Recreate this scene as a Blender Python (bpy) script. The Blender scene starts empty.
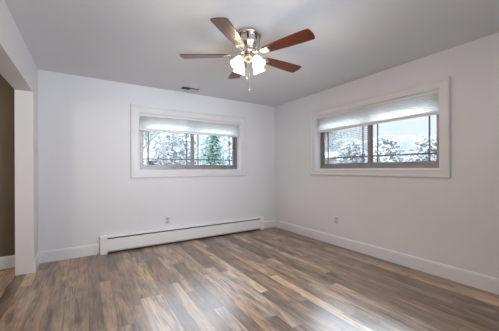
import bpy, math, random
from mathutils import Vector, Matrix, Quaternion
random.seed(7)
SC = bpy.context.scene
COL = SC.collection
PI = math.pi
R = math.radians

# ------------------------------------------------------------ camera
cd = bpy.data.cameras.new('camera'); cam = bpy.data.objects.new('camera', cd); COL.objects.link(cam)
cd.sensor_width = 36; cd.lens = 258.7 / 499 * 36; cd.shift_y = 3.5 / 499; cd.clip_start = .02
cam.location = (-3.25, -4.172, 1.176)
cam.rotation_euler = (Matrix.Rotation(R(-32.29), 4, 'Z') @ Matrix.Rotation(PI / 2, 4, 'X') @ Matrix.Rotation(R(-0.22), 4, 'Z')).to_euler()
SC.camera = cam
# ------------------------------------------------------------ view, light
SC.view_settings.view_transform = 'Standard'; SC.view_settings.look = 'None'
SC.view_settings.gamma = 1; SC.view_settings.use_curve_mapping = False
SC.view_settings.exposure = 0.46
SC.cycles.max_bounces = 14; SC.cycles.diffuse_bounces = 9; SC.cycles.glossy_bounces = 4
SC.cycles.transmission_bounces = 8; SC.cycles.transparent_max_bounces = 24
SC.cycles.sample_clamp_indirect = 6; SC.cycles.use_denoising = True
SC.cycles.caustics_reflective = False; SC.cycles.caustics_refractive = False
# overcast sky: soft low horizon, bright cloud overhead, and the sun's broad glow behind the cloud to the right
HORIZON, ZENITH, GLOW = .88, 10., 50.
w = bpy.data.worlds.new('overcast_sky'); SC.world = w; w.use_nodes = True
nt = w.node_tree; nt.nodes.clear()
def wn_(t, **kw):
    n = nt.nodes.new(t)
    for k, v in kw.items(): setattr(n, k, v)
    return n
wo = wn_('ShaderNodeOutputWorld'); bg = wn_('ShaderNodeBackground'); tc = wn_('ShaderNodeTexCoord'); sx = wn_('ShaderNodeSeparateXYZ')
nt.links.new(tc.outputs['Generated'], sx.inputs[0])
mr = wn_('ShaderNodeMapRange', interpolation_type='SMOOTHSTEP'); nt.links.new(sx.outputs[2], mr.inputs[0])
for k, v in ((1, .20), (2, .52), (3, HORIZON), (4, ZENITH)): mr.inputs[k].default_value = v
vd = wn_('ShaderNodeVectorMath', operation='DOT_PRODUCT'); nt.links.new(tc.outputs['Generated'], vd.inputs[0])
vd.inputs[1].default_value = Vector((.88, .50, .64)).normalized()
mxm = wn_('ShaderNodeMath', operation='MAXIMUM'); nt.links.new(vd.outputs['Value'], mxm.inputs[0]); mxm.inputs[1].default_value = 0
pw = wn_('ShaderNodeMath', operation='POWER'); nt.links.new(mxm.outputs[0], pw.inputs[0]); pw.inputs[1].default_value = 30
ml = wn_('ShaderNodeMath', operation='MULTIPLY'); nt.links.new(pw.outputs[0], ml.inputs[0]); ml.inputs[1].default_value = GLOW
m2 = wn_('ShaderNodeMapRange', interpolation_type='SMOOTHSTEP'); nt.links.new(sx.outputs[2], m2.inputs[0])
for k, v in ((1, .20), (2, .42), (3, 0), (4, 1)): m2.inputs[k].default_value = v
m3 = wn_('ShaderNodeMath', operation='MULTIPLY'); nt.links.new(ml.outputs[0], m3.inputs[0]); nt.links.new(m2.outputs[0], m3.inputs[1])
ad_ = wn_('ShaderNodeMath', operation='ADD'); nt.links.new(mr.outputs[0], ad_.inputs[0]); nt.links.new(m3.outputs[0], ad_.inputs[1])
bg.inputs[0].default_value = (.80, .885, 1, 1); nt.links.new(ad_.outputs[0], bg.inputs[1]); nt.links.new(bg.outputs[0], wo.inputs[0])

def light(name, kind, loc, energy, color=(1, 1, 1), rot=(0, 0, 0), **kw):
    d = bpy.data.lights.new(name, kind); d.energy = energy; d.color = color
    for k, v in kw.items(): setattr(d, k, v)
    o = bpy.data.objects.new(name, d); o.location = loc; o.rotation_euler = rot; COL.objects.link(o); return o
# portals just outside the two windows guide the sky's daylight in
p = light('daylight_portal', 'AREA', (-1.696, .22, 1.60), 1, rot=(R(-90), 0, 0), shape='RECTANGLE', size=1.8, size_y=.9); p.data.cycles.is_portal = True
p = light('daylight_portal', 'AREA', (.22, -2.0, 1.61), 1, rot=(R(-90), 0, R(-90)), shape='RECTANGLE', size=1.84, size_y=.9); p.data.cycles.is_portal = True
# unseen lamp added in the adjoining room, and added fill lights behind the camera
light('added_adjoining_lamp', 'POINT', (-5.6, -2.0, 2.05), 36, (1, .88, .72), shadow_soft_size=.22)
light('bounced_fill', 'AREA', (-3.2, -4.28, 1.0), 20, (.78, .88, 1), rot=(R(165), 0, 0), shape='DISK', size=.6)
light('soft_fill', 'AREA', (-2.0, -4.28, 1.5), 12, (.76, .87, 1), rot=(R(93), 0, R(2)), shape='DISK', size=.8, spread=R(80))

# ------------------------------------------------------------ materials
def mat(name, color=(.8, .8, .8), rough=.5, metal=0., spec=None, **kw):
    m = bpy.data.materials.new(name); m.use_nodes = True
    b = m.node_tree.nodes['Principled BSDF']
    b.inputs['Base Color'].default_value = (*color, 1); b.inputs['Roughness'].default_value = rough
    b.inputs['Metallic'].default_value = metal
    if spec is not None: b.inputs['Specular IOR Level'].default_value = spec
    for k, v in kw.items(): b.inputs[k.replace('_', ' ')].default_value = v
    return m
def N(m, t, **kw):
    n = m.node_tree.nodes.new(t)
    for k, v in kw.items(): setattr(n, k, v)
    return n
def L(m, a, b): m.node_tree.links.new(a, b)
def math_(m, op, a, b=None):
    n = N(m, 'ShaderNodeMath', operation=op)
    for i, v in enumerate((a, b)):
        if v is None: continue
        if isinstance(v, (int, float)): n.inputs[i].default_value = v
        else: L(m, v, n.inputs[i])
    return n.outputs[0]
def ramp(m, fac, stops):
    n = N(m, 'ShaderNodeValToRGB'); e = n.color_ramp.elements
    while len(e) < len(stops): e.new(.5)
    for i, (p_, c) in enumerate(stops): e[i].position = p_; e[i].color = (*c, 1)
    L(m, fac, n.inputs[0]); return n.outputs[0]
def noisy(m, scale, c0, c1, bump=0., stretch=(1, 1, 1), detail=4, lo=.35, hi=.65, bscale=None):
    """colour varied between c0 and c1 by object-space noise, plus a bump"""
    b = m.node_tree.nodes['Principled BSDF']
    t = N(m, 'ShaderNodeTexCoord'); mp = N(m, 'ShaderNodeMapping'); mp.inputs['Scale'].default_value = stretch
    L(m, t.outputs['Object'], mp.inputs[0])
    n = N(m, 'ShaderNodeTexNoise'); n.inputs['Scale'].default_value = scale; n.inputs['Detail'].default_value = detail
    L(m, mp.outputs[0], n.inputs[0])
    L(m, ramp(m, n.outputs[0], [(lo, c0), (hi, c1)]), b.inputs['Base Color'])
    if bump:
        n2 = n
        if bscale:
            n2 = N(m, 'ShaderNodeTexNoise'); n2.inputs['Scale'].default_value = bscale; L(m, mp.outputs[0], n2.inputs[0])
        bp = N(m, 'ShaderNodeBump'); bp.inputs['Strength'].default_value = bump; bp.inputs['Distance'].default_value = .01
        L(m, n2.outputs[0], bp.inputs['Height']); L(m, bp.outputs[0], b.inputs['Normal'])
    return m
M = {}
M['wall'] = noisy(mat('wall_paint', rough=.6), 1.3, (.71, .713, .737), (.735, .738, .762), .05, bscale=160)
M['ceiling'] = noisy(mat('ceiling_paint', rough=.8), 1.1, (.66, .668, .695), (.69, .698, .722), .08, bscale=90)
M['taupe'] = noisy(mat('taupe_paint', rough=.6), 1.5, (.115, .086, .058), (.13, .098, .067), .05, bscale=160)
M['trim'] = noisy(mat('trim_paint', rough=.35), 3, (.735, .74, .765), (.765, .77, .795))
M['casing'] = noisy(mat('casing_paint', rough=.4), 3, (.68, .68, .70), (.71, .71, .73))
M['heater'] = noisy(mat('heater_enamel', rough=.3), 3, (.80, .80, .81), (.84, .84, .85))
M['fins'] = mat('heater_fins', (.10, .10, .11), .4, .8)
M['dark'] = mat('dark_gap', (.03, .027, .025), .7)
M['frame'] = noisy(mat('bronze_frame', rough=.4, metal=.3), 8, (.23, .21, .205), (.28, .26, .255))
M['muntin'] = mat('grille_grey', (.13, .135, .14), .45)
M['outlet'] = mat('outlet_plastic', (.62, .62, .61), .35)
M['outlet_grey'] = mat('outlet_face', (.42, .42, .42), .4)
M['outlet_slot'] = mat('outlet_slot', (.03, .03, .03), .6)
M['vent'] = mat('vent_enamel', (.62, .62, .62), .4)
M['nickel'] = noisy(mat('brushed_nickel', rough=.24, metal=1), 30, (.60, .55, .50), (.74, .69, .63), stretch=(1, 1, 12))
M['chain'] = mat('chain_nickel', (.35, .34, .33), .3, .9)

# window glass: mostly see-through, a little reflection
g = bpy.data.materials.new('window_glass'); g.use_nodes = True; nt = g.node_tree; nt.nodes.clear()
o_ = N(g, 'ShaderNodeOutputMaterial'); mx = N(g, 'ShaderNodeMixShader'); tr = N(g, 'ShaderNodeBsdfTransparent'); gl = N(g, 'ShaderNodeBsdfGlossy')
lw = N(g, 'ShaderNodeLayerWeight'); lw.inputs[0].default_value = .25
tr.inputs[0].default_value = (.93, .95, .95, 1); gl.inputs['Roughness'].default_value = .03
L(g, math_(g, 'MULTIPLY', lw.outputs['Fresnel'], .6), mx.inputs[0]); L(g, tr.outputs[0], mx.inputs[1]); L(g, gl.outputs[0], mx.inputs[2]); L(g, mx.outputs[0], o_.inputs[0])
M['glass'] = g
# insect screen: a woven grid
s = bpy.data.materials.new('insect_screen'); s.use_nodes = True; s.node_tree.nodes.clear()
o_ = N(s, 'ShaderNodeOutputMaterial'); mx = N(s, 'ShaderNodeMixShader'); tr = N(s, 'ShaderNodeBsdfTransparent'); df = N(s, 'ShaderNodeBsdfDiffuse')
df.inputs[0].default_value = (.30, .30, .31, 1)
t = N(s, 'ShaderNodeTexCoord'); sp = N(s, 'ShaderNodeSeparateXYZ'); L(s, t.outputs['Object'], sp.inputs[0])
def grid_line(axis):
    f = math_(s, 'FRACT', math_(s, 'DIVIDE', sp.outputs[axis], .026)); return math_(s, 'LESS_THAN', f, .28)
gx = math_(s, 'MAXIMUM', grid_line(0), grid_line(2))
L(s, math_(s, 'ADD', math_(s, 'MULTIPLY', gx, .20), .07), mx.inputs[0]); L(s, tr.outputs[0], mx.inputs[1]); L(s, df.outputs[0], mx.inputs[2]); L(s, mx.outputs[0], o_.inputs[0])
M['screen'] = s
# cellular shade fabric: diffuse + translucent
c = bpy.data.materials.new('shade_fabric'); c.use_nodes = True; c.node_tree.nodes.clear()
o_ = N(c, 'ShaderNodeOutputMaterial'); mx = N(c, 'ShaderNodeMixShader'); df = N(c, 'ShaderNodeBsdfDiffuse'); tl = N(c, 'ShaderNodeBsdfTranslucent')
df.inputs[0].default_value = (.86, .87, .87, 1); tl.inputs[0].default_value = (.97, .975, .98, 1); mx.inputs[0].default_value = .88
L(c, df.outputs[0], mx.inputs[1]); L(c, tl.outputs[0], mx.inputs[2]); L(c, mx.outputs[0], o_.inputs[0])
M['shade'] = c
M['rail'] = mat('shade_rail', (.72, .71, .71), .45)
# lamp glass: frosted white bell, lit from inside (a lamp)
l = bpy.data.materials.new('lit_frosted_glass'); l.use_nodes = True; l.node_tree.nodes.clear()
o_ = N(l, 'ShaderNodeOutputMaterial'); ad = N(l, 'ShaderNodeAddShader'); mx = N(l, 'ShaderNodeMixShader'); df = N(l, 'ShaderNodeBsdfDiffuse'); tl = N(l, 'ShaderNodeBsdfTranslucent'); em = N(l, 'ShaderNodeEmission')
df.inputs[0].default_value = (.85, .83, .78, 1); tl.inputs[0].default_value = (.9, .86, .78, 1); em.inputs[0].default_value = (1, .80, .52, 1); em.inputs[1].default_value = 1.1
L(l, df.outputs[0], mx.inputs[1]); L(l, tl.outputs[0], mx.inputs[2]); L(l, mx.outputs[0], ad.inputs[0]); L(l, em.outputs[0], ad.inputs[1]); L(l, ad.outputs[0], o_.inputs[0])
M['lampglass'] = l
bl = mat('bulb', (1, 1, 1), .4); bl.node_tree.nodes['Principled BSDF'].inputs['Emission Color'].default_value = (1, .88, .68, 1)
bl.node_tree.nodes['Principled BSDF'].inputs['Emission Strength'].default_value = 9; M['bulb'] = bl
# fan blade wood, grain along local X
bw = mat('cherry_blade', rough=.3, spec=.45, Coat_Weight=.15, Coat_Roughness=.2); b = bw.node_tree.nodes['Principled BSDF']
t = N(bw, 'ShaderNodeTexCoord'); mp = N(bw, 'ShaderNodeMapping'); mp.inputs['Scale'].default_value = (2, 34, 34); L(bw, t.outputs['Object'], mp.inputs[0])
n = N(bw, 'ShaderNodeTexNoise'); n.inputs['Scale'].default_value = 1.6; n.inputs['Detail'].default_value = 5; n.inputs['Distortion'].default_value = .6; L(bw, mp.outputs[0], n.inputs[0])
L(bw, ramp(bw, n.outputs[0], [(.3, (.03, .007, .004)), (.5, (.075, .017, .006)), (.72, (.14, .034, .011))]), b.inputs['Base Color'])
M['blade'] = bw
# laminate floor: strips along Y
PW, PL = .098, 1.22
fl = mat('laminate_floor', rough=.3, spec=.75); b = fl.node_tree.nodes['Principled BSDF']; b.inputs['Coat Weight'].default_value = .35; b.inputs['Coat Roughness'].default_value = .36
t = N(fl, 'ShaderNodeTexCoord'); sp = N(fl, 'ShaderNodeSeparateXYZ'); L(fl, t.outputs['Object'], sp.inputs[0])
X, Y = sp.outputs[0], sp.outputs[1]
xr = math_(fl, 'DIVIDE', X, PW); row = math_(fl, 'FLOOR', xr)
wn = N(fl, 'ShaderNodeTexWhiteNoise', noise_dimensions='1D'); L(fl, row, wn.inputs['W'])
yr = math_(fl, 'ADD', math_(fl, 'DIVIDE', Y, PL), math_(fl, 'MULTIPLY', wn.outputs['Value'], 7.)); colm = math_(fl, 'FLOOR', yr)
cb = N(fl, 'ShaderNodeCombineXYZ'); L(fl, row, cb.inputs[0]); L(fl, colm, cb.inputs[1])
pn = N(fl, 'ShaderNodeTexWhiteNoise', noise_dimensions='3D'); L(fl, cb.outputs[0], pn.inputs['Vector'])
def vecmix(sxv, syv, off):
    v = N(fl, 'ShaderNodeCombineXYZ')
    L(fl, math_(fl, 'MULTIPLY', X, sxv), v.inputs[0]); L(fl, math_(fl, 'MULTIPLY', Y, syv), v.inputs[1]); L(fl, math_(fl, 'MULTIPLY', pn.outputs['Value'], off), v.inputs[2]); return v.outputs[0]
def fnoise(vec, scale, detail, dist, rough=.55):
    n = N(fl, 'ShaderNodeTexNoise'); n.inputs['Scale'].default_value = scale; n.inputs['Detail'].default_value = detail
    n.inputs['Distortion'].default_value = dist; n.inputs['Roughness'].default_value = rough; L(fl, vec, n.inputs['Vector']); return n.outputs[0]
big = fnoise(vecmix(11, 2.3, 40), 1.0, 5, 1.0, .6)            # cloudy heartwood patches inside a strip
grain = fnoise(vecmix(75, 2.2, 90), 1.0, 4, .35, .6)     # fine long grain
streak = fnoise(vecmix(19, 1.5, 25), 1.0, 4, 1.4, .55)        # dark mineral streaks
base = ramp(fl, pn.outputs['Value'], [(0., (.165, .112, .076)), (.25, (.24, .162, .110)), (.5, (.315, .216, .148)), (.75, (.41, .29, .20)), (1., (.51, .375, .265))])
def mixc(fac, a, bcol, mode='MIX'):
    n = N(fl, 'ShaderNodeMix', data_type='RGBA', blend_type=mode); 
    if isinstance(fac, (int, float)): n.inputs[0].default_value = fac
    else: L(fl, fac, n.inputs[0])
    for i, v in ((6, a), (7, bcol)):
        if isinstance(v, tuple): n.inputs[i].default_value = (*v, 1)
        else: L(fl, v, n.inputs[i])
    return n.outputs[2]
hn = N(fl, 'ShaderNodeSeparateColor'); L(fl, pn.outputs['Color'], hn.inputs[0])
hue = ramp(fl, hn.outputs[1], [(.0, (.95, 1., 1.08)), (.35, (1, 1, 1)), (.7, (1.04, 1., .95)), (1., (1.08, .99, .90))])
base = mixc(1., base, hue, 'MULTIPLY')
c1 = mixc(1., base, ramp(fl, big, [(.32, (.40, .42, .46)), (.44, (.78, .78, .8)), (.52, (1.02, 1., .98)), (.68, (1.42, 1.36, 1.25))]), 'MULTIPLY')
c2 = mixc(1., c1, ramp(fl, grain, [(.32, (.62, .60, .58)), (.5, (1, 1, 1)), (.7, (1.14, 1.12, 1.10))]), 'MULTIPLY')
sf = ramp(fl, streak, [(.53, (0, 0, 0)), (.66, (.8, .8, .8))])
c3 = mixc(sf, c2, (.065, .040, .029))
fx = math_(fl, 'FRACT', xr); fy = math_(fl, 'FRACT', yr)
seam = math_(fl, 'MAXIMUM', math_(fl, 'LESS_THAN', fx, .025), math_(fl, 'LESS_THAN', fy, .0035))
c4 = mixc(math_(fl, 'MULTIPLY', seam, .6), c3, (.05, .035, .028))
L(fl, c4, b.inputs['Base Color'])
L(fl, math_(fl, 'ADD', math_(fl, 'MULTIPLY', grain, .22), .22), b.inputs['Roughness'])
bp = N(fl, 'ShaderNodeBump'); bp.inputs['Strength'].default_value = .12; bp.inputs['Distance'].default_value = .004
L(fl, math_(fl, 'SUBTRACT', grain, math_(fl, 'MULTIPLY', seam, 1.)), bp.inputs['Height']); L(fl, bp.outputs[0], b.inputs['Normal'])
M['floor'] = fl
# outdoors
M['lawn'] = noisy(mat('frosted_lawn', rough=.9), 3, (.14, .145, .125), (.22, .22, .21), .3)
M['bark'] = noisy(mat('bark', rough=.9), 12, (.17, .165, .165), (.23, .225, .22), .3)
M['conifer'] = noisy(mat('conifer_needles', rough=.8), 4, (.085, .15, .125), (.16, .235, .20))
M['scrub'] = noisy(mat('grey_scrub', rough=.9), 4, (.27, .28, .285), (.33, .335, .335))
M['far'] = noisy(mat('far_foliage', rough=.9), 2, (.11, .117, .122), (.15, .157, .16))
M['mist'] = noisy(mat('pale_foliage', rough=.9), 2, (.23, .24, .245), (.31, .32, .325))
M['siding'] = noisy(mat('pale_siding', rough=.7), 5, (.30, .27, .27), (.35, .32, .32), stretch=(.3, .3, 6))
M['roof'] = noisy(mat('snowy_roof', rough=.8), 4, (.08, .083, .088), (.10, .103, .108))
M['boards'] = noisy(mat('weathered_boards', rough=.85), 4, (.16, .16, .165), (.21, .21, .21), stretch=(1, 1, 8))
M['darkglass'] = mat('dark_pane', (.06, .07, .08), .1)

# ------------------------------------------------------------ mesh helpers
class MB:
    def __init__(s): s.v = []; s.f = []; s.sm = []
    def add(s, vs, fs, smooth=False, mtx=None):
        o = len(s.v)
        s.v += [tuple(mtx @ Vector(p)) if mtx else tuple(p) for p in vs]
        s.f += [tuple(i + o for i in f) for f in fs]; s.sm += [smooth] * len(fs); return s
    def box(s, a, b, bev=0., mtx=None):
        x0, x1 = sorted((a[0], b[0])); y0, y1 = sorted((a[1], b[1])); z0, z1 = sorted((a[2], b[2]))
        if bev <= 0:
            vs = [(x, y, z) for z in (z0, z1) for x, y in ((x0, y0), (x1, y0), (x1, y1), (x0, y1))]
            return s.add(vs, [(3, 2, 1, 0), (4, 5, 6, 7), (0, 1, 5, 4), (1, 2, 6, 5), (2, 3, 7, 6), (3, 0, 4, 7)], mtx=mtx)
        import bmesh
        bm = bmesh.new(); bmesh.ops.create_cube(bm, size=1)
        for v in bm.verts: v.co = Vector(((x0 + x1) / 2 + v.co.x * (x1 - x0), (y0 + y1) / 2 + v.co.y * (y1 - y0), (z0 + z1) / 2 + v.co.z * (z1 - z0)))
        bmesh.ops.bevel(bm, geom=bm.edges[:], offset=bev, segments=2, affect='EDGES', profile=.6)
        bm.verts.index_update(); vs = [v.co[:] for v in bm.verts]; fs = [[v.index for v in f.verts] for f in bm.faces]; bm.free()
        return s.add(vs, fs, mtx=mtx)
    def lathe(s, prof, seg=32, mtx=None, closed=False):
        vs = []; fs = []; n = len(prof)
        for k in range(seg):
            a = 2 * PI * k / seg
            for r, z in prof: vs.append((r * math.cos(a), r * math.sin(a), z))
        for k in range(seg):
            k2 = (k + 1) % seg
            for i in range(n - 1 if not closed else n):
                j = (i + 1) % n; fs.append((k * n + i, k2 * n + i, k2 * n + j, k * n + j))
        return s.add(vs, fs, True, mtx)
    def tube(s, pts, rad, seg=8, caps=True):
        pts = [Vector(p) for p in pts]; n = len(pts)
        rads = rad if isinstance(rad, (list, tuple)) else [rad] * n
        vs = []; fs = []
        for i, p_ in enumerate(pts):
            d = (pts[min(i + 1, n - 1)] - pts[max(i - 1, 0)]).normalized()
            u = d.cross(Vector((0, 0, 1))); u = u.normalized() if u.length > .05 else Vector((1, 0, 0)); v = d.cross(u).normalized()
            for k in range(seg):
                a = 2 * PI * k / seg; vs.append(p_ + (u * math.cos(a) + v * math.sin(a)) * rads[i])
        for i in range(n - 1):
            for k in range(seg):
                k2 = (k + 1) % seg; fs.append((i * seg + k, i * seg + k2, (i + 1) * seg + k2, (i + 1) * seg + k))
        if caps: fs += [tuple(range(seg))[::-1], tuple((n - 1) * seg + k for k in range(seg))]
        return s.add(vs, fs, True)
    def prism(s, poly, axis, a0, a1):
        """poly of 2-D points extruded along axis ('x','y','z') from a0 to a1"""
        def P(q, a): return {'x': (a, q[0], q[1]), 'y': (q[0], a, q[1]), 'z': (q[0], q[1], a)}[axis]
        n = len(poly); vs = [P(q, a0) for q in poly] + [P(q, a1) for q in poly]
        fs = [tuple(range(n))[::-1], tuple(range(n, 2 * n))] + [(i, (i + 1) % n, n + (i + 1) % n, n + i) for i in range(n)]
        return s.add(vs, fs)
    def ring(s, x0, x1, z0, z1, prof):
        """mitred picture frame in local XZ; prof = closed list of (inset outward from the opening, y)"""
        vs = []; n = len(prof)
        for cx, cz, dx, dz in ((x0, z0, -1, -1), (x1, z0, 1, -1), (x1, z1, 1, 1), (x0, z1, -1, 1)):
            vs += [(cx + dx * o, y, cz + dz * o) for o, y in prof]
        fs = [(c_ * n + i, ((c_ + 1) % 4) * n + i, ((c_ + 1) % 4) * n + (i + 1) % n, c_ * n + (i + 1) % n) for c_ in range(4) for i in range(n)]
        return s.add(vs, fs)
    def build(s, name, m, parent=None, loc=(0, 0, 0), rot=(0, 0, 0)):
        me = bpy.data.meshes.new(name); me.from_pydata(s.v, [], s.f); me.update()
        for p_, sm in zip(me.polygons, s.sm): p_.use_smooth = sm
        import bmesh
        bm = bmesh.new(); bm.from_mesh(me); bmesh.ops.recalc_face_normals(bm, faces=bm.faces[:]); bm.to_mesh(me); bm.free()
        me.materials.append(m); o = bpy.data.objects.new(name, me); COL.objects.link(o); o.location = loc; o.rotation_euler = rot
        if parent: o.parent = parent
        return o
def tag(o, label=None, cat=None, group=None, kind=None):
    for k, v in (('label', label), ('category', cat), ('group', group), ('kind', kind)):
        if v: o[k] = v
    return o
def empty(name, loc, rz=0):
    o = bpy.data.objects.new(name, None); o.empty_display_size = .1; COL.objects.link(o); o.location = loc; o.rotation_euler = (0, 0, rz); return o
def struct(name, mb, m, parent=None): return tag(mb.build(name, m, parent), kind='structure')

# ------------------------------------------------------------ room shell
H, WL, T, YN = 2.44, -3.76, .16, -4.40
OP0, OP1, OPH = -.345, -3.3, 2.07            # wide opening in the left wall
AX = -7.2                                     # far side of the adjoining room
# floor object at the origin so that Object coordinates are metres
struct('floor', MB().box((AX - .2, YN - .2, -.08), (.2, .2, 0)), M['floor'])
struct('ceiling', MB().box((AX - .2, YN - .2, H), (.2, .2, H + .1)), M['ceiling'])
def wall_with_hole(axis, a0, a1, t0, t1, h0, h1, z0, z1):
    m = MB()
    def bx(p, q, za, zb):
        if axis == 'x': m.box((p, t0, za), (q, t1, zb))
        else: m.box((t0, p, za), (t1, q, zb))
    bx(a0, a1, 0, z0); bx(a0, a1, z1, H); bx(a0, h0, z0, z1); bx(h1, a1, z0, z1); return m
BW = (-2.577, -.815, 1.163, 2.032)            # back window opening x0,x1,z0,z1
RW = (-2.902, -1.100, 1.172, 2.045)           # right window opening y0,y1,z0,z1
struct('wall_back', wall_with_hole('x', WL - T / 2, .16, 0, .16, BW[0], BW[1], BW[2], BW[3]), M['wall'])
struct('wall_right', wall_with_hole('y', YN, 0, 0, .16, RW[0], RW[1], RW[2], RW[3]), M['wall'])
lw_ = MB().box((WL - T, OP0, 0), (WL, 0, H)); lw_.box((WL - T, OP1, OPH), (WL, OP0, H)); lw_.box((WL - T, YN, 0), (WL, OP1, H))
struct('wall_left', lw_, M['wall'])
struct('wall_near', MB().box((AX, YN - .16, 0), (.16, YN, H)), M['wall'])
struct('wall_adjoining', MB().box((AX, 0, 0), (WL - T / 2, .16, H)), M['taupe'])
struct('wall_far_left', MB().box((AX - .16, YN, 0), (AX, .16, H)), M['wall'])

def base_prof(h=.145, t=.015): return [(0, 0), (t, 0), (t, h - .022), (t * .72, h - .006), (t * .35, h), (0, h)]
def base_run(name, axis, a0, a1, wallpos, sign):
    poly = [(wallpos + sign * p_, z) for p_, z in base_prof()]
    struct(name, MB().prism(poly, axis, a0, a1), M['trim'])
# prism axis 'x' -> poly is (y,z); axis 'y' -> poly is (x,z)
base_run('baseboard_back', 'x', WL, -3.092, 0, -1)
base_run('baseboard_back.001', 'x', -.338, 0, 0, -1)
base_run('baseboard_right', 'y', YN, 0, 0, -1)
base_run('baseboard_left', 'y', OP0 + .0, 0, WL, 1)
base_run('baseboard_adjoining', 'x', AX, WL - T, 0, -1)

# ------------------------------------------------------------ windows (local: X across, Y outwards, Z up from the opening's foot)
def window(idx, loc, rz, Wd, Hh, screen_left, cw):
    hw = Wd / 2
    root = tag(empty('window_%d' % idx, loc, rz), kind='structure')
    # painted casing: flat board with raised back band
    MB().ring(-hw, hw, 0, Hh, [(-.001, .0), (-.001, -.016), (.010, -.020), (cw - .032, -.020), (cw - .026, -.030), (cw - .006, -.032), (cw, -.026), (cw, .0)]).build('casing', M['casing'], root)
    # painted liner of the reveal
    MB().ring(-hw + .006, hw - .006, .006, Hh - .006, [(0, -.004), (.0065, -.004), (.0065, .115), (0, .115)]).build('reveal', M['trim'], root)
    # metal frame
    MB().ring(-hw + .045, hw - .045, .045, Hh - .045, [(0, .112), (.038, .112), (.038, .156), (0, .156), (0, .140), (.010, .140), (.010, .126), (0, .126)]).build('window_frame', M['frame'], root)
    for side, x0, x1, yy in ((-1, -hw + .042, .012, .122), (1, -.012, hw - .042, .140)):
        st = .046
        MB().ring(x0 + st, x1 - st, .042 + st, Hh - .042 - st, [(0, yy), (st, yy), (st, yy + .016), (0, yy + .016)]).build('sash', M['frame'], root)
        sash = root.children[-1] if root.children else root
        sash = [o for o in COL.objects if o.name.startswith('sash')][-1]
        MB().box((x0 + st - .004, yy + .006, .084), (x1 - st + .004, yy + .010, Hh - .084)).build('pane', M['glass'], sash)
        g_ = MB(); w_ = .009
        for gx_ in (x0 + st + .072, x1 - st - .072): g_.box((gx_ - w_, yy + .001, .07), (gx_ + w_, yy + .005, Hh - .07))
        for gz in (.178, Hh - .178): g_.box((x0 + st, yy + .001, gz - w_), (x1 - st, yy + .005, gz + w_))
        g_.build('grille', M['muntin'], sash)
        if side < 0:
            lt = MB().box((x1 - .022, yy - .012, Hh * .42), (x1 - .006, yy, Hh * .42 + .05), .002)
            tag(lt.build('latch', M['frame'], sash))
        if side < 0 and screen_left:
            sc = MB().box((x0 + .012, .1505, .055), (x1 - .012, .1520, Hh - .055)).build('insect_screen', M['screen'], root)
    return root
w1 = window(1, ((BW[0] + BW[1]) / 2, 0, BW[2]), 0, BW[1] - BW[0], BW[3] - BW[2], False, .115)
w2 = window(2, (0, (RW[0] + RW[1]) / 2, RW[2]), -PI / 2, RW[1] - RW[0], RW[3] - RW[2], True, .098)

def cell_shade(loc, rz, Wd, drop, label):
    """inside-mounted cellular shade; loc = top centre of the opening"""
    root = tag(empty('cellular_shade', loc, rz), label, 'window shade', 'cellular shades in the two windows')
    hw = Wd / 2 - .009
    MB().box((-hw, .014, -.040), (hw, .058, -.007), .003).build('head_rail', M['rail'], root)
    # honeycomb fabric: front and back pleats
    n = int(round((drop - .08) / .019)); z0, z1 = -.040, -drop + .036; ph = (z0 - z1) / n
    f_ = []; 
    for i in range(n + 1):
        f_.append((.026, z0 - i * ph))
        if i < n: f_.append((.017, z0 - (i + .5) * ph))
    b_ = [(.072 - y, z) for y, z in f_][::-1]
    MB().prism(f_ + b_, 'x', -hw + .002, hw - .002).build('pleated_fabric', M['shade'], root)
    MB().box((-hw, .014, -drop), (hw, .058, -drop + .037), .004).build('bottom_rail', M['rail'], root)
    return root
cell_shade(((BW[0] + BW[1]) / 2, 0, BW[3]), 0, BW[1] - BW[0], .262, 'white pleated shade half lowered in the window above the heater')
cell_shade((0, (RW[0] + RW[1]) / 2, RW[3]), -PI / 2, RW[1] - RW[0], .272, 'white pleated shade half lowered in the right-hand wall window')

# ------------------------------------------------------------ hydronic baseboard heater
def heater():
    x0, x1 = -3.090, -.340
    r = tag(empty('baseboard_heater', ((x0 + x1) / 2, 0, 0)), 'long white metal baseboard heater along the back wall under the window', 'heater')
    hw = (x1 - x0) / 2; c0, c1 = -hw + .088, hw - .075
    MB().box((c0, -.008, .02), (c1, 0, .240)).build('back_panel', M['heater'], r)
    # top hood: curls forward over the outlet slot
    MB().prism([(-.008, .240), (-.062, .236), (-.069, .232), (-.070, .222), (-.066, .221), (-.064, .229), (-.008, .233)], 'x', c0, c1).build('top_hood', M['heater'], r)
    # front cover with rolled edges
    MB().prism([(-.060, .200), (-.067, .202), (-.070, .196), (-.071, .045), (-.064, .030), (-.050, .024), (-.049, .027), (-.062, .034), (-.067, .046), (-.066, .195), (-.062, .196)], 'x', c0, c1).build('front_cover', M['heater'], r)
    MB().prism([(-.020, .224), (-.058, .208), (-.057, .205), (-.020, .221)], 'x', c0 + .005, c1 - .005).build('damper', M['fins'], r)
    fin = MB()
    k = c0 + .05
    while k < c1 - .05: fin.box((k, -.058, .075), (k + .003, -.014, .165)); k += .02
    fin.tube([(c0, -.036, .12), (c1, -.036, .12)], .011, 10)
    fin.build('heating_element', M['fins'], r)
    MB().box((c0, -.055, .001), (c1, -.009, .004)).build('shade_strip', M['dark'], r)  # dark sheet painting in the shadow line under the front cover
    for a, b2 in ((-hw, c0), (c1, hw)):
        poly = [(0, 0), (-.072, 0), (-.074, .004), (-.074, .236), (-.070, .246), (-.060, .250), (0, .250)]
        MB().prism(poly, 'x', a, b2).build('end_cap', M['heater'], r)
heater()

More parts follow.
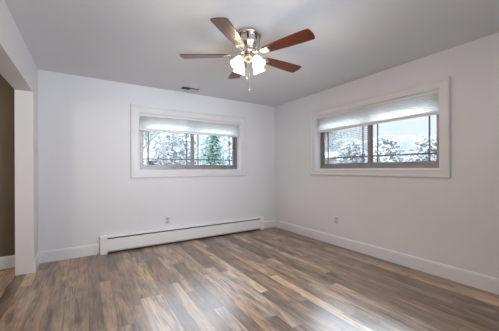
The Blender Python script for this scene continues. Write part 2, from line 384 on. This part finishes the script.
# ------------------------------------------------------------ wall outlets (local: X across, -Y into the room)
def outlet(loc, rz, label):
    r = tag(empty('wall_outlet', loc, rz), label, 'outlet', 'duplex outlets low on the walls')
    MB().box((-.036, -.006, -.058), (.036, 0, .058), .002).build('cover_plate', M['outlet'], r)
    for s_ in (-1, 1):
        o = MB().box((-.017, -.009, s_ * .026 - .015), (.017, -.0055, s_ * .026 + .015), .0015).build('receptacle', M['outlet_grey'], r)
        sl = MB()
        for dx in (-.007, .007): sl.box((dx - .0015, -.0096, s_ * .026 - .003), (dx + .0015, -.0088, s_ * .026 + .008))
        sl.box((-.0025, -.0096, s_ * .026 - .011), (.0025, -.0088, s_ * .026 - .006)); sl.build('slots', M['outlet_slot'], o)
    MB().lathe([(0, -.0), (.003, -.0), (.003, .0015), (0, .002)], 12, Matrix.Translation((0, -.0055, 0)) @ Matrix.Rotation(PI / 2, 4, 'X')).build('screw', M['vent'], r)
outlet((-2.158, 0, .366), 0, 'small duplex wall outlet above the long heater')
outlet((0, -1.525, .385), -PI / 2, 'small duplex wall outlet under the right-hand window')

# ------------------------------------------------------------ ceiling register
def register():
    r = tag(empty('ceiling_vent', (-1.86, -.235, H)), 'small white two-way ceiling vent with one dark louvred half near the back wall', 'vent')
    MB().ring(-.125, .125, -.045, .045, [(0, 0), (.018, 0), (.018, -.003), (.012, -.007), (0, -.008)]).build('vent_frame', M['vent'], r, rot=(0, 0, 0))
    r.children  # frame is modelled in XZ, turn it to lie on the ceiling
    fr = [o for o in COL.objects if o.name == 'vent_frame'][0]; fr.rotation_euler = (PI / 2, 0, 0); fr.scale = (1, 1, 1)
    fr.rotation_euler = (-PI / 2, 0, 0)
    MB().box((-.125, -.045, -.0015), (.125, .045, -.0005)).build('duct_backing', M['dark'], r)
    MB().box((-.004, -.045, -.010), (.004, .045, -.0015)).build('divider', M['vent'], r)
    for k in range(6):
        for sd in (-1, 1):
            x = sd * (.014 + k * .0205)
            mt = Matrix.Translation((x, 0, -.007)) @ Matrix.Rotation(sd * R(38), 4, 'Y')
            MB().box((-.0075, -.044, -.0006), (.0075, .044, .0006), mtx=mt).build('louvre', M['vent'], r)
register()

# ------------------------------------------------------------ ceiling fan
def fan():
    r = tag(empty('ceiling_fan', (-1.966, -2.131, H)), 'five-bladed cherry wood and nickel ceiling fan with lit glass lamps', 'ceiling fan')
    MB().lathe([(0, 0), (.104, 0), (.116, -.010), (.123, -.022), (.123, -.032), (.114, -.039), (0, -.040)], 48).build('mounting_plate', M['nickel'], r)
    hs = MB().lathe([(0, -.038), (.102, -.038), (.105, -.046), (.106, -.095), (.110, -.101), (.108, -.112), (.098, -.126), (.088, -.150), (.070, -.168), (0, -.172)], 48)
    h_ = hs.build('motor_housing', M['nickel'], r)
    for k in range(8):
        sl = MB(); a = R(10 + 45 * k); mt = Matrix.Rotation(a, 4, 'Z') @ Matrix.Translation((.1055, 0, -.064))
        sl.box((-.003, -.010, -.026), (.002, .010, .026), .0015, mt)
        sl.build('cooling_slot', M['dark'], h_)
    MB().lathe([(0, -.168), (.078, -.170), (.082, -.176), (.082, -.190), (.074, -.196), (0, -.197)], 40).build('blade_hub', M['nickel'], r)
    zb = -.205
    # blade outline: x along, half width
    outl = [(x * .968, y) for x, y in ((.165, .030), (.175, .040), (.22, .047), (.32, .056), (.44, .064), (.54, .069), (.630, .0705), (.642, .069), (.650, .062), (.656, .040), (.661, .0))]
    top = outl + [(x, -y) for x, y in outl[-2::-1]]
    bm_ = MB(); n = len(top); th = .006
    bm_.add([(x, y, z) for z in (-th / 2, th / 2) for x, y in top], [tuple(range(n))[::-1], tuple(range(n, 2 * n))] + [(i, (i + 1) % n, n + (i + 1) % n, n + i) for i in range(n)])
    blade0 = iron0 = None
    for k in range(5):
        a = R(2. + 72 * k)
        if blade0 is None:
            blade0 = bm_.build('blade', M['blade'], r)
            im = MB()
            arm = [(.070, .018), (.10, .014), (.135, .013), (.155, .028), (.185, .040), (.215, .036), (.232, .016), (.236, 0)]
            tp = arm + [(x, -y) for x, y in arm[-2::-1]]; m_ = len(tp)
            def zz(x): return .018 * max(0, min(1, (.16 - x) / .06))
            im.add([(x, y, zz(x) + dz) for dz in (-.0075, -.0035) for x, y in tp], [tuple(range(m_))[::-1], tuple(range(m_, 2 * m_))] + [(i, (i + 1) % m_, m_ + (i + 1) % m_, m_ + i) for i in range(m_)])
            for sx_, sy_ in ((.185, .022), (.185, -.022), (.218, 0)):
                im.lathe([(0, -.0115), (.004, -.011), (.0065, -.0085), (.0065, -.007), (0, -.007)], 12, Matrix.Translation((sx_, sy_, 0)))
            iron0 = im.build('blade_iron', M['nickel'], blade0); bl_, ir_ = blade0, iron0
        else:
            bl_ = blade0.copy(); COL.objects.link(bl_); bl_.parent = r
            ir_ = iron0.copy(); COL.objects.link(ir_); ir_.parent = bl_
        bl_.location = (0, 0, zb); bl_.rotation_euler = (Matrix.Rotation(a, 4, 'Z') @ Matrix.Rotation(R(FAN_PITCH), 4, 'X')).to_euler()
    # light kit
    MB().lathe([(0, -.196), (.030, -.198), (.030, -.212), (.050, -.218), (.056, -.232), (.050, -.246), (.030, -.256), (.016, -.262), (.014, -.276), (.008, -.284), (0, -.286)], 32).build('light_kit', M['nickel'], r)
    kit = [o for o in COL.objects if o.name == 'light_kit'][0]
    for k in range(4):
        a = R(9 + 90 * k); d = Vector((math.cos(a), math.sin(a), 0))
        ar = MB().tube([d * .045 + Vector((0, 0, -.235)), d * .070 + Vector((0, 0, -.228)), d * .084 + Vector((0, 0, -.230)), d * .090 + Vector((0, 0, -.240))], .007, 10).build('lamp_arm', M['nickel'], r)
        # shade axis: down and outwards
        ax = (d * math.sin(R(28)) + Vector((0, 0, -math.cos(R(28))))).normalized()
        mt = Matrix.Translation(d * .090 + Vector((0, 0, -.236))) @ Vector((0, 0, 1)).rotation_difference(ax).to_matrix().to_4x4()
        MB().lathe([(0, -.006), (.020, -.004), (.023, .006), (.023, .024), (.019, .028), (0, .028)], 24, mt).build('socket_cup', M['nickel'], ar)
        MB().lathe([(.020, .018), (.026, .024), (.036, .040), (.044, .060), (.048, .080), (.054, .098), (.061, .110), (.058, .111), (.051, .100), (.045, .081), (.041, .061), (.033, .042), (.023, .027), (.018, .020)], 32, mt, closed=True).build('glass_shade', M['lampglass'], ar)
        MB().lathe([(0, .026), (.012, .028), (.013, .042), (.024, .058), (.027, .072), (.022, .088), (.010, .096), (0, .098)], 20, mt).build('light_bulb', M['bulb'], ar)
        pl = light('fan_bulb_light', 'POINT', mt @ Vector((0, 0, .116)), LAMP_W, (1, .76, .52), shadow_soft_size=.03); pl.parent = r
    for (cx, cy, ln) in ((-.002, -.018, .27), (-.014, .012, .15)):
        ch = MB(); z = -.250
        ch.tube([(cx, cy, -.245), (cx, cy, -.250 - ln)], .0012, 6)
        k = 0
        while k * .0065 < ln:
            ch.lathe([(0, .0024), (.0017, .0017), (.0024, 0), (.0017, -.0017), (0, -.0024)], 6, Matrix.Translation((cx, cy, -.250 - k * .0065))); k += 1
        c_ = ch.build('pull_chain', M['chain'], r)
        MB().lathe([(0, 0), (.003, -.002), (.006, -.012), (.0065, -.022), (.004, -.030), (0, -.032)], 14, Matrix.Translation((cx, cy, -.250 - ln))).build('pull_knob', M['chain'], c_)
FAN_PITCH = -8.5
LAMP_W = 6
fan()

# ------------------------------------------------------------ outdoors
def ridge(name, pts, h0, h1, depth, seed):
    """wooded hillside: a strip of rising ground along pts, its crest uneven"""
    rnd = random.Random(seed); vs = []; fs = []; n = 60; m = 8
    P0, P1 = Vector(pts[0]), Vector(pts[1]); dn = (P1 - P0).normalized(); out = Vector((-dn.y, dn.x))
    if out.dot(P0) < 0: out = -out
    bumps = [(rnd.uniform(.5, 9), rnd.uniform(0, 6.28), rnd.uniform(.2, 1)) for _ in range(7)]
    for i in range(n + 1):
        t_ = i / n; b0 = P0.lerp(P1, t_)
        hh = h0 + (h1 - h0) * t_ + sum(a_ * .35 * math.sin(f_ * 2.2 * t_ * 3 + p_) for f_, p_, a_ in bumps) + rnd.uniform(-.25, .25)
        for j in range(m + 1):
            q = j / m; p_ = b0 + out * depth * q
            vs.append((p_.x, p_.y, -.12 + hh * math.sin(q * PI / 2 * 1.25) / 1. + (rnd.uniform(-.2, .2) if 0 < j else 0)))
    for i in range(n):
        for j in range(m): k = i * (m + 1) + j; fs.append((k, k + m + 1, k + m + 2, k + 1))
    mb = MB(); mb.add(vs, fs, True); tag(mb.build(name, M['hill']), kind='structure')
M['hill'] = noisy(mat('hazy_wooded_hill', rough=1.), .35, (.066, .072, .078), (.088, .094, .10), detail=10)
ridge('hills', ((-60, 48), (45, 55)), 6.2, 8.0, 16, 3)
ridge('hills.001', ((50, 50), (58, -30)), 10.2, 8.6, 18, 5)
GZ = -.10
tag(MB().box((-40, .5, GZ - .1), (60, 60, GZ)).box((.5, -40, GZ - .1), (60, .5, GZ)).build('lawn', M['lawn']), 'pale frosted lawn outside both windows', 'lawn', kind='structure')

def branches(mb, p0, d, ln, rad, depth, tips, spread=.6):
    n = 4; pts = [p0]; rr = [rad]; dd = d.copy(); p_ = p0.copy()
    for i in range(n):
        dd = (dd + Vector((random.uniform(-.18, .18), random.uniform(-.18, .18), random.uniform(-.06, .14)))).normalized()
        p_ = p_ + dd * ln / n; pts.append(p_.copy()); rr.append(rad * (1 - .55 * (i + 1) / n))
        if depth > 0 and i >= 1:
            for _ in range(2 if depth > 1 else 2):
                ax = Vector((random.gauss(0, 1), random.gauss(0, 1), random.gauss(0, .5))).normalized()
                nd = (dd + ax * spread).normalized()
                branches(mb, p_.copy(), nd, ln * random.uniform(.5, .75), rr[-1] * .6, depth - 1, tips, spread)
    mb.tube(pts, rr, 5 if rad > .02 else 3, False); tips.append(p_)
def leaf_cloud(mb, pts, n, sig, size, flat=0.):
    for p_ in pts:
        for _ in range(n):
            c_ = p_ + Vector((random.gauss(0, sig), random.gauss(0, sig), random.gauss(0, sig * .8)))
            a = Vector((random.gauss(0, 1), random.gauss(0, 1), random.gauss(0, 1))).normalized(); b2 = a.orthogonal().normalized(); s_ = size * random.uniform(.6, 1.3)
            mb.add([c_ - a * s_, c_ + b2 * s_ * .45, c_ + a * s_, c_ - b2 * s_ * .45], [(0, 1, 2, 3)])
def bare_tree(x, y, h, rad, label, leaves=0, lsize=.05, depth=4):
    r = tag(empty('bare_tree', (x, y, GZ)), label, 'tree', 'bare garden trees')
    t_ = MB(); tips = []
    branches(t_, Vector((0, 0, -.05)), Vector((0, 0, 1)), h * .55, rad, depth, tips, .75)
    t_.build('trunk', M['bark'], r)
    if leaves:
        f_ = MB(); leaf_cloud(f_, tips, leaves, .16, lsize); f_.build('foliage', M['scrub'], r)
def conifer(x, y, h, rb, label):
    r = tag(empty('conifer_tree', (x, y, GZ)), label, 'tree', 'evergreens in the garden')
    MB().tube([(0, 0, -.05), (0, 0, h * .5), (0, 0, h)], [rb * .09, rb * .06, .01], 8).build('trunk', M['bark'], r)
    f_ = MB(); z = .25
    while z < h:
        rr = rb * (1 - z / h) ** .8 + .04; nb = max(6, int(16 * rr / rb + 5))
        for k in range(nb):
            a = 2 * PI * (k + random.random()) / nb; L_ = rr * random.uniform(.7, 1.1)
            for j in range(int(6 + 12 * L_)):
                q = random.uniform(.15, 1); c_ = Vector((math.cos(a) * L_ * q, math.sin(a) * L_ * q, z - .25 * L_ * q * q + random.gauss(0, .035)))
                leaf_cloud(f_, [c_], 1, .05, .085)
        z += .13
    f_.build('foliage', M['conifer'], r)
def shrub(x, y, rx, h, label, m='scrub', n=900, group='grey garden shrubs', ls=.07):
    r = tag(empty('garden_shrub', (x, y, GZ)), label, 'shrub', group)
    s_ = MB(); f_ = MB()
    for k in range(9):
        a = random.uniform(0, 2 * PI); q = random.uniform(.2, .8)
        s_.tube([(0, 0, 0), (math.cos(a) * rx * q * .5, math.sin(a) * rx * q * .5, h * .5), (math.cos(a) * rx * q, math.sin(a) * rx * q, h * .9)], [.02, .013, .005], 4, False)
    s_.build('stems', M['bark'], r)
    for _ in range(n):
        a = random.uniform(0, 2 * PI); q = math.sqrt(random.random()); z = random.random()
        rr = rx * math.sqrt(max(.05, 1 - (2 * z - .9) ** 2 * .8)) * q
        leaf_cloud(f_, [Vector((math.cos(a) * rr, math.sin(a) * rr, .05 + z * h))], 1, .03, ls)
    f_.build('foliage', M[m], r)
# behind the back window
bare_tree(-1.15, 6.4, 5.0, .07, 'grey twiggy tree seen through the left half of the back window', 14, .05)
bare_tree(1.0, 13.0, 5.2, .06, 'slender twiggy tree behind the middle post of the back window', 10, .05, 3)
conifer(1.85, 6.9, 3.6, .85, 'bluish green conifer seen through the right half of the back window')
shrub(.95, 6.3, .38, 1.8, 'grey green shrub just left of the conifer', 'conifer', 260, ls=.06)
shrub(3.3, 9.2, .8, 3.2, 'tall pale grey shrub beside the conifer, at the right end of the back window view', 'mist', 900)
for k, (x, y, rx, hh) in enumerate(((-4.3, 15.5, 1.7, 5.2), (-1.0, 17.5, 1.5, 5.4), (3.0, 17, 1.8, 5.4), (6.8, 16.5, 1.8, 5.2))):
    nm = ['leftmost', 'second from the left', 'second from the right', 'rightmost'][k]
    shrub(x, y, rx, hh, 'tall hazy grey tree mass far behind the back window, ' + nm + ' of four', 'mist', 3800, 'grey trees beyond the back garden', .17)
# pale house far behind the back garden
def house(x, y, rz, wd, dp, h, hr, label):
    r = tag(empty('garden_house', (x, y, GZ), rz), label, 'house', 'pale neighbouring houses')
    MB().box((-wd / 2, -dp / 2, 0), (wd / 2, dp / 2, h)).build('wall', M['siding'], r)
    e = .35
    MB().prism([(-dp / 2 - e, h - .05), (0, h + hr), (dp / 2 + e, h - .05), (dp / 2 + e, h - .18), (0, h + hr - .15), (-dp / 2 - e, h - .18)], 'x', -wd / 2 - e, wd / 2 + e).build('roof', M['roof'], r)
    for k in (-1, 0, 1):
        f_ = MB().ring(k * wd * .3 - .45, k * wd * .3 + .45, h * .4, h * .4 + 1., [(0, -dp / 2 - .04), (.08, -dp / 2 - .04), (.08, -dp / 2), (0, -dp / 2)]).build('window', M['trim'], r)
        MB().box((k * wd * .3 - .45, -dp / 2 - .02, h * .4), (k * wd * .3 + .45, -dp / 2 - .005, h * .4 + 1.)).build('pane', M['darkglass'], f_)
house(-.2, 23, 0, 8, 6, 2.1, .9, 'pale pinkish house far behind the back window garden')
# outside the right window
def fence(x, y0, y1, h, label):
    r = tag(empty('board_fence', (x, (y0 + y1) / 2, GZ)), label, 'fence')
    hl = abs(y1 - y0) / 2; b_ = MB(); y = -hl
    while y < hl: b_.box((0, y, .05), (.02, y + .135, h + random.uniform(-.01, .01))); y += .145
    b_.build('boards', M['boards'], r)
    for z in (.3, h - .25): MB().box((.02, -hl, z), (.06, hl, z + .09)).build('rail', M['boards'], r)
    y = -hl
    while y <= hl: MB().box((.06, y - .045, 0), (.15, y + .045, h + .08)).build('post', M['boards'], r); y += 2.4
fence(7.6, -4.5, 9.5, 1.52, 'low weathered board fence outside the right-hand window')
house(20.5, 16.8, -PI / 2, 5.5, 5, 2.3, .9, 'pale house seen through the screened half of the right-hand window')
bare_tree(4.6, 3.6, 4.2, .06, 'bushy bare tree at the left edge of the right-hand window', 12, .05)
shrub(6.4, 1.6, .45, 2.1, 'grey shrub behind the insect screen of the right-hand window', n=400)
for k, (y, rx, hh) in enumerate(((1.9, 1.3, 4.1), (4.9, 1.5, 3.6), (8.1, 1.5, 4.0), (11.4, 1.5, 3.7))):
    nm = ['rightmost', 'second from the right', 'second from the left', 'leftmost'][k]
    shrub(18, y, rx, hh, 'far hazy bush beyond the fence outside the right-hand window, ' + nm + ' of four', 'mist', 3200, 'far tree line', .16)
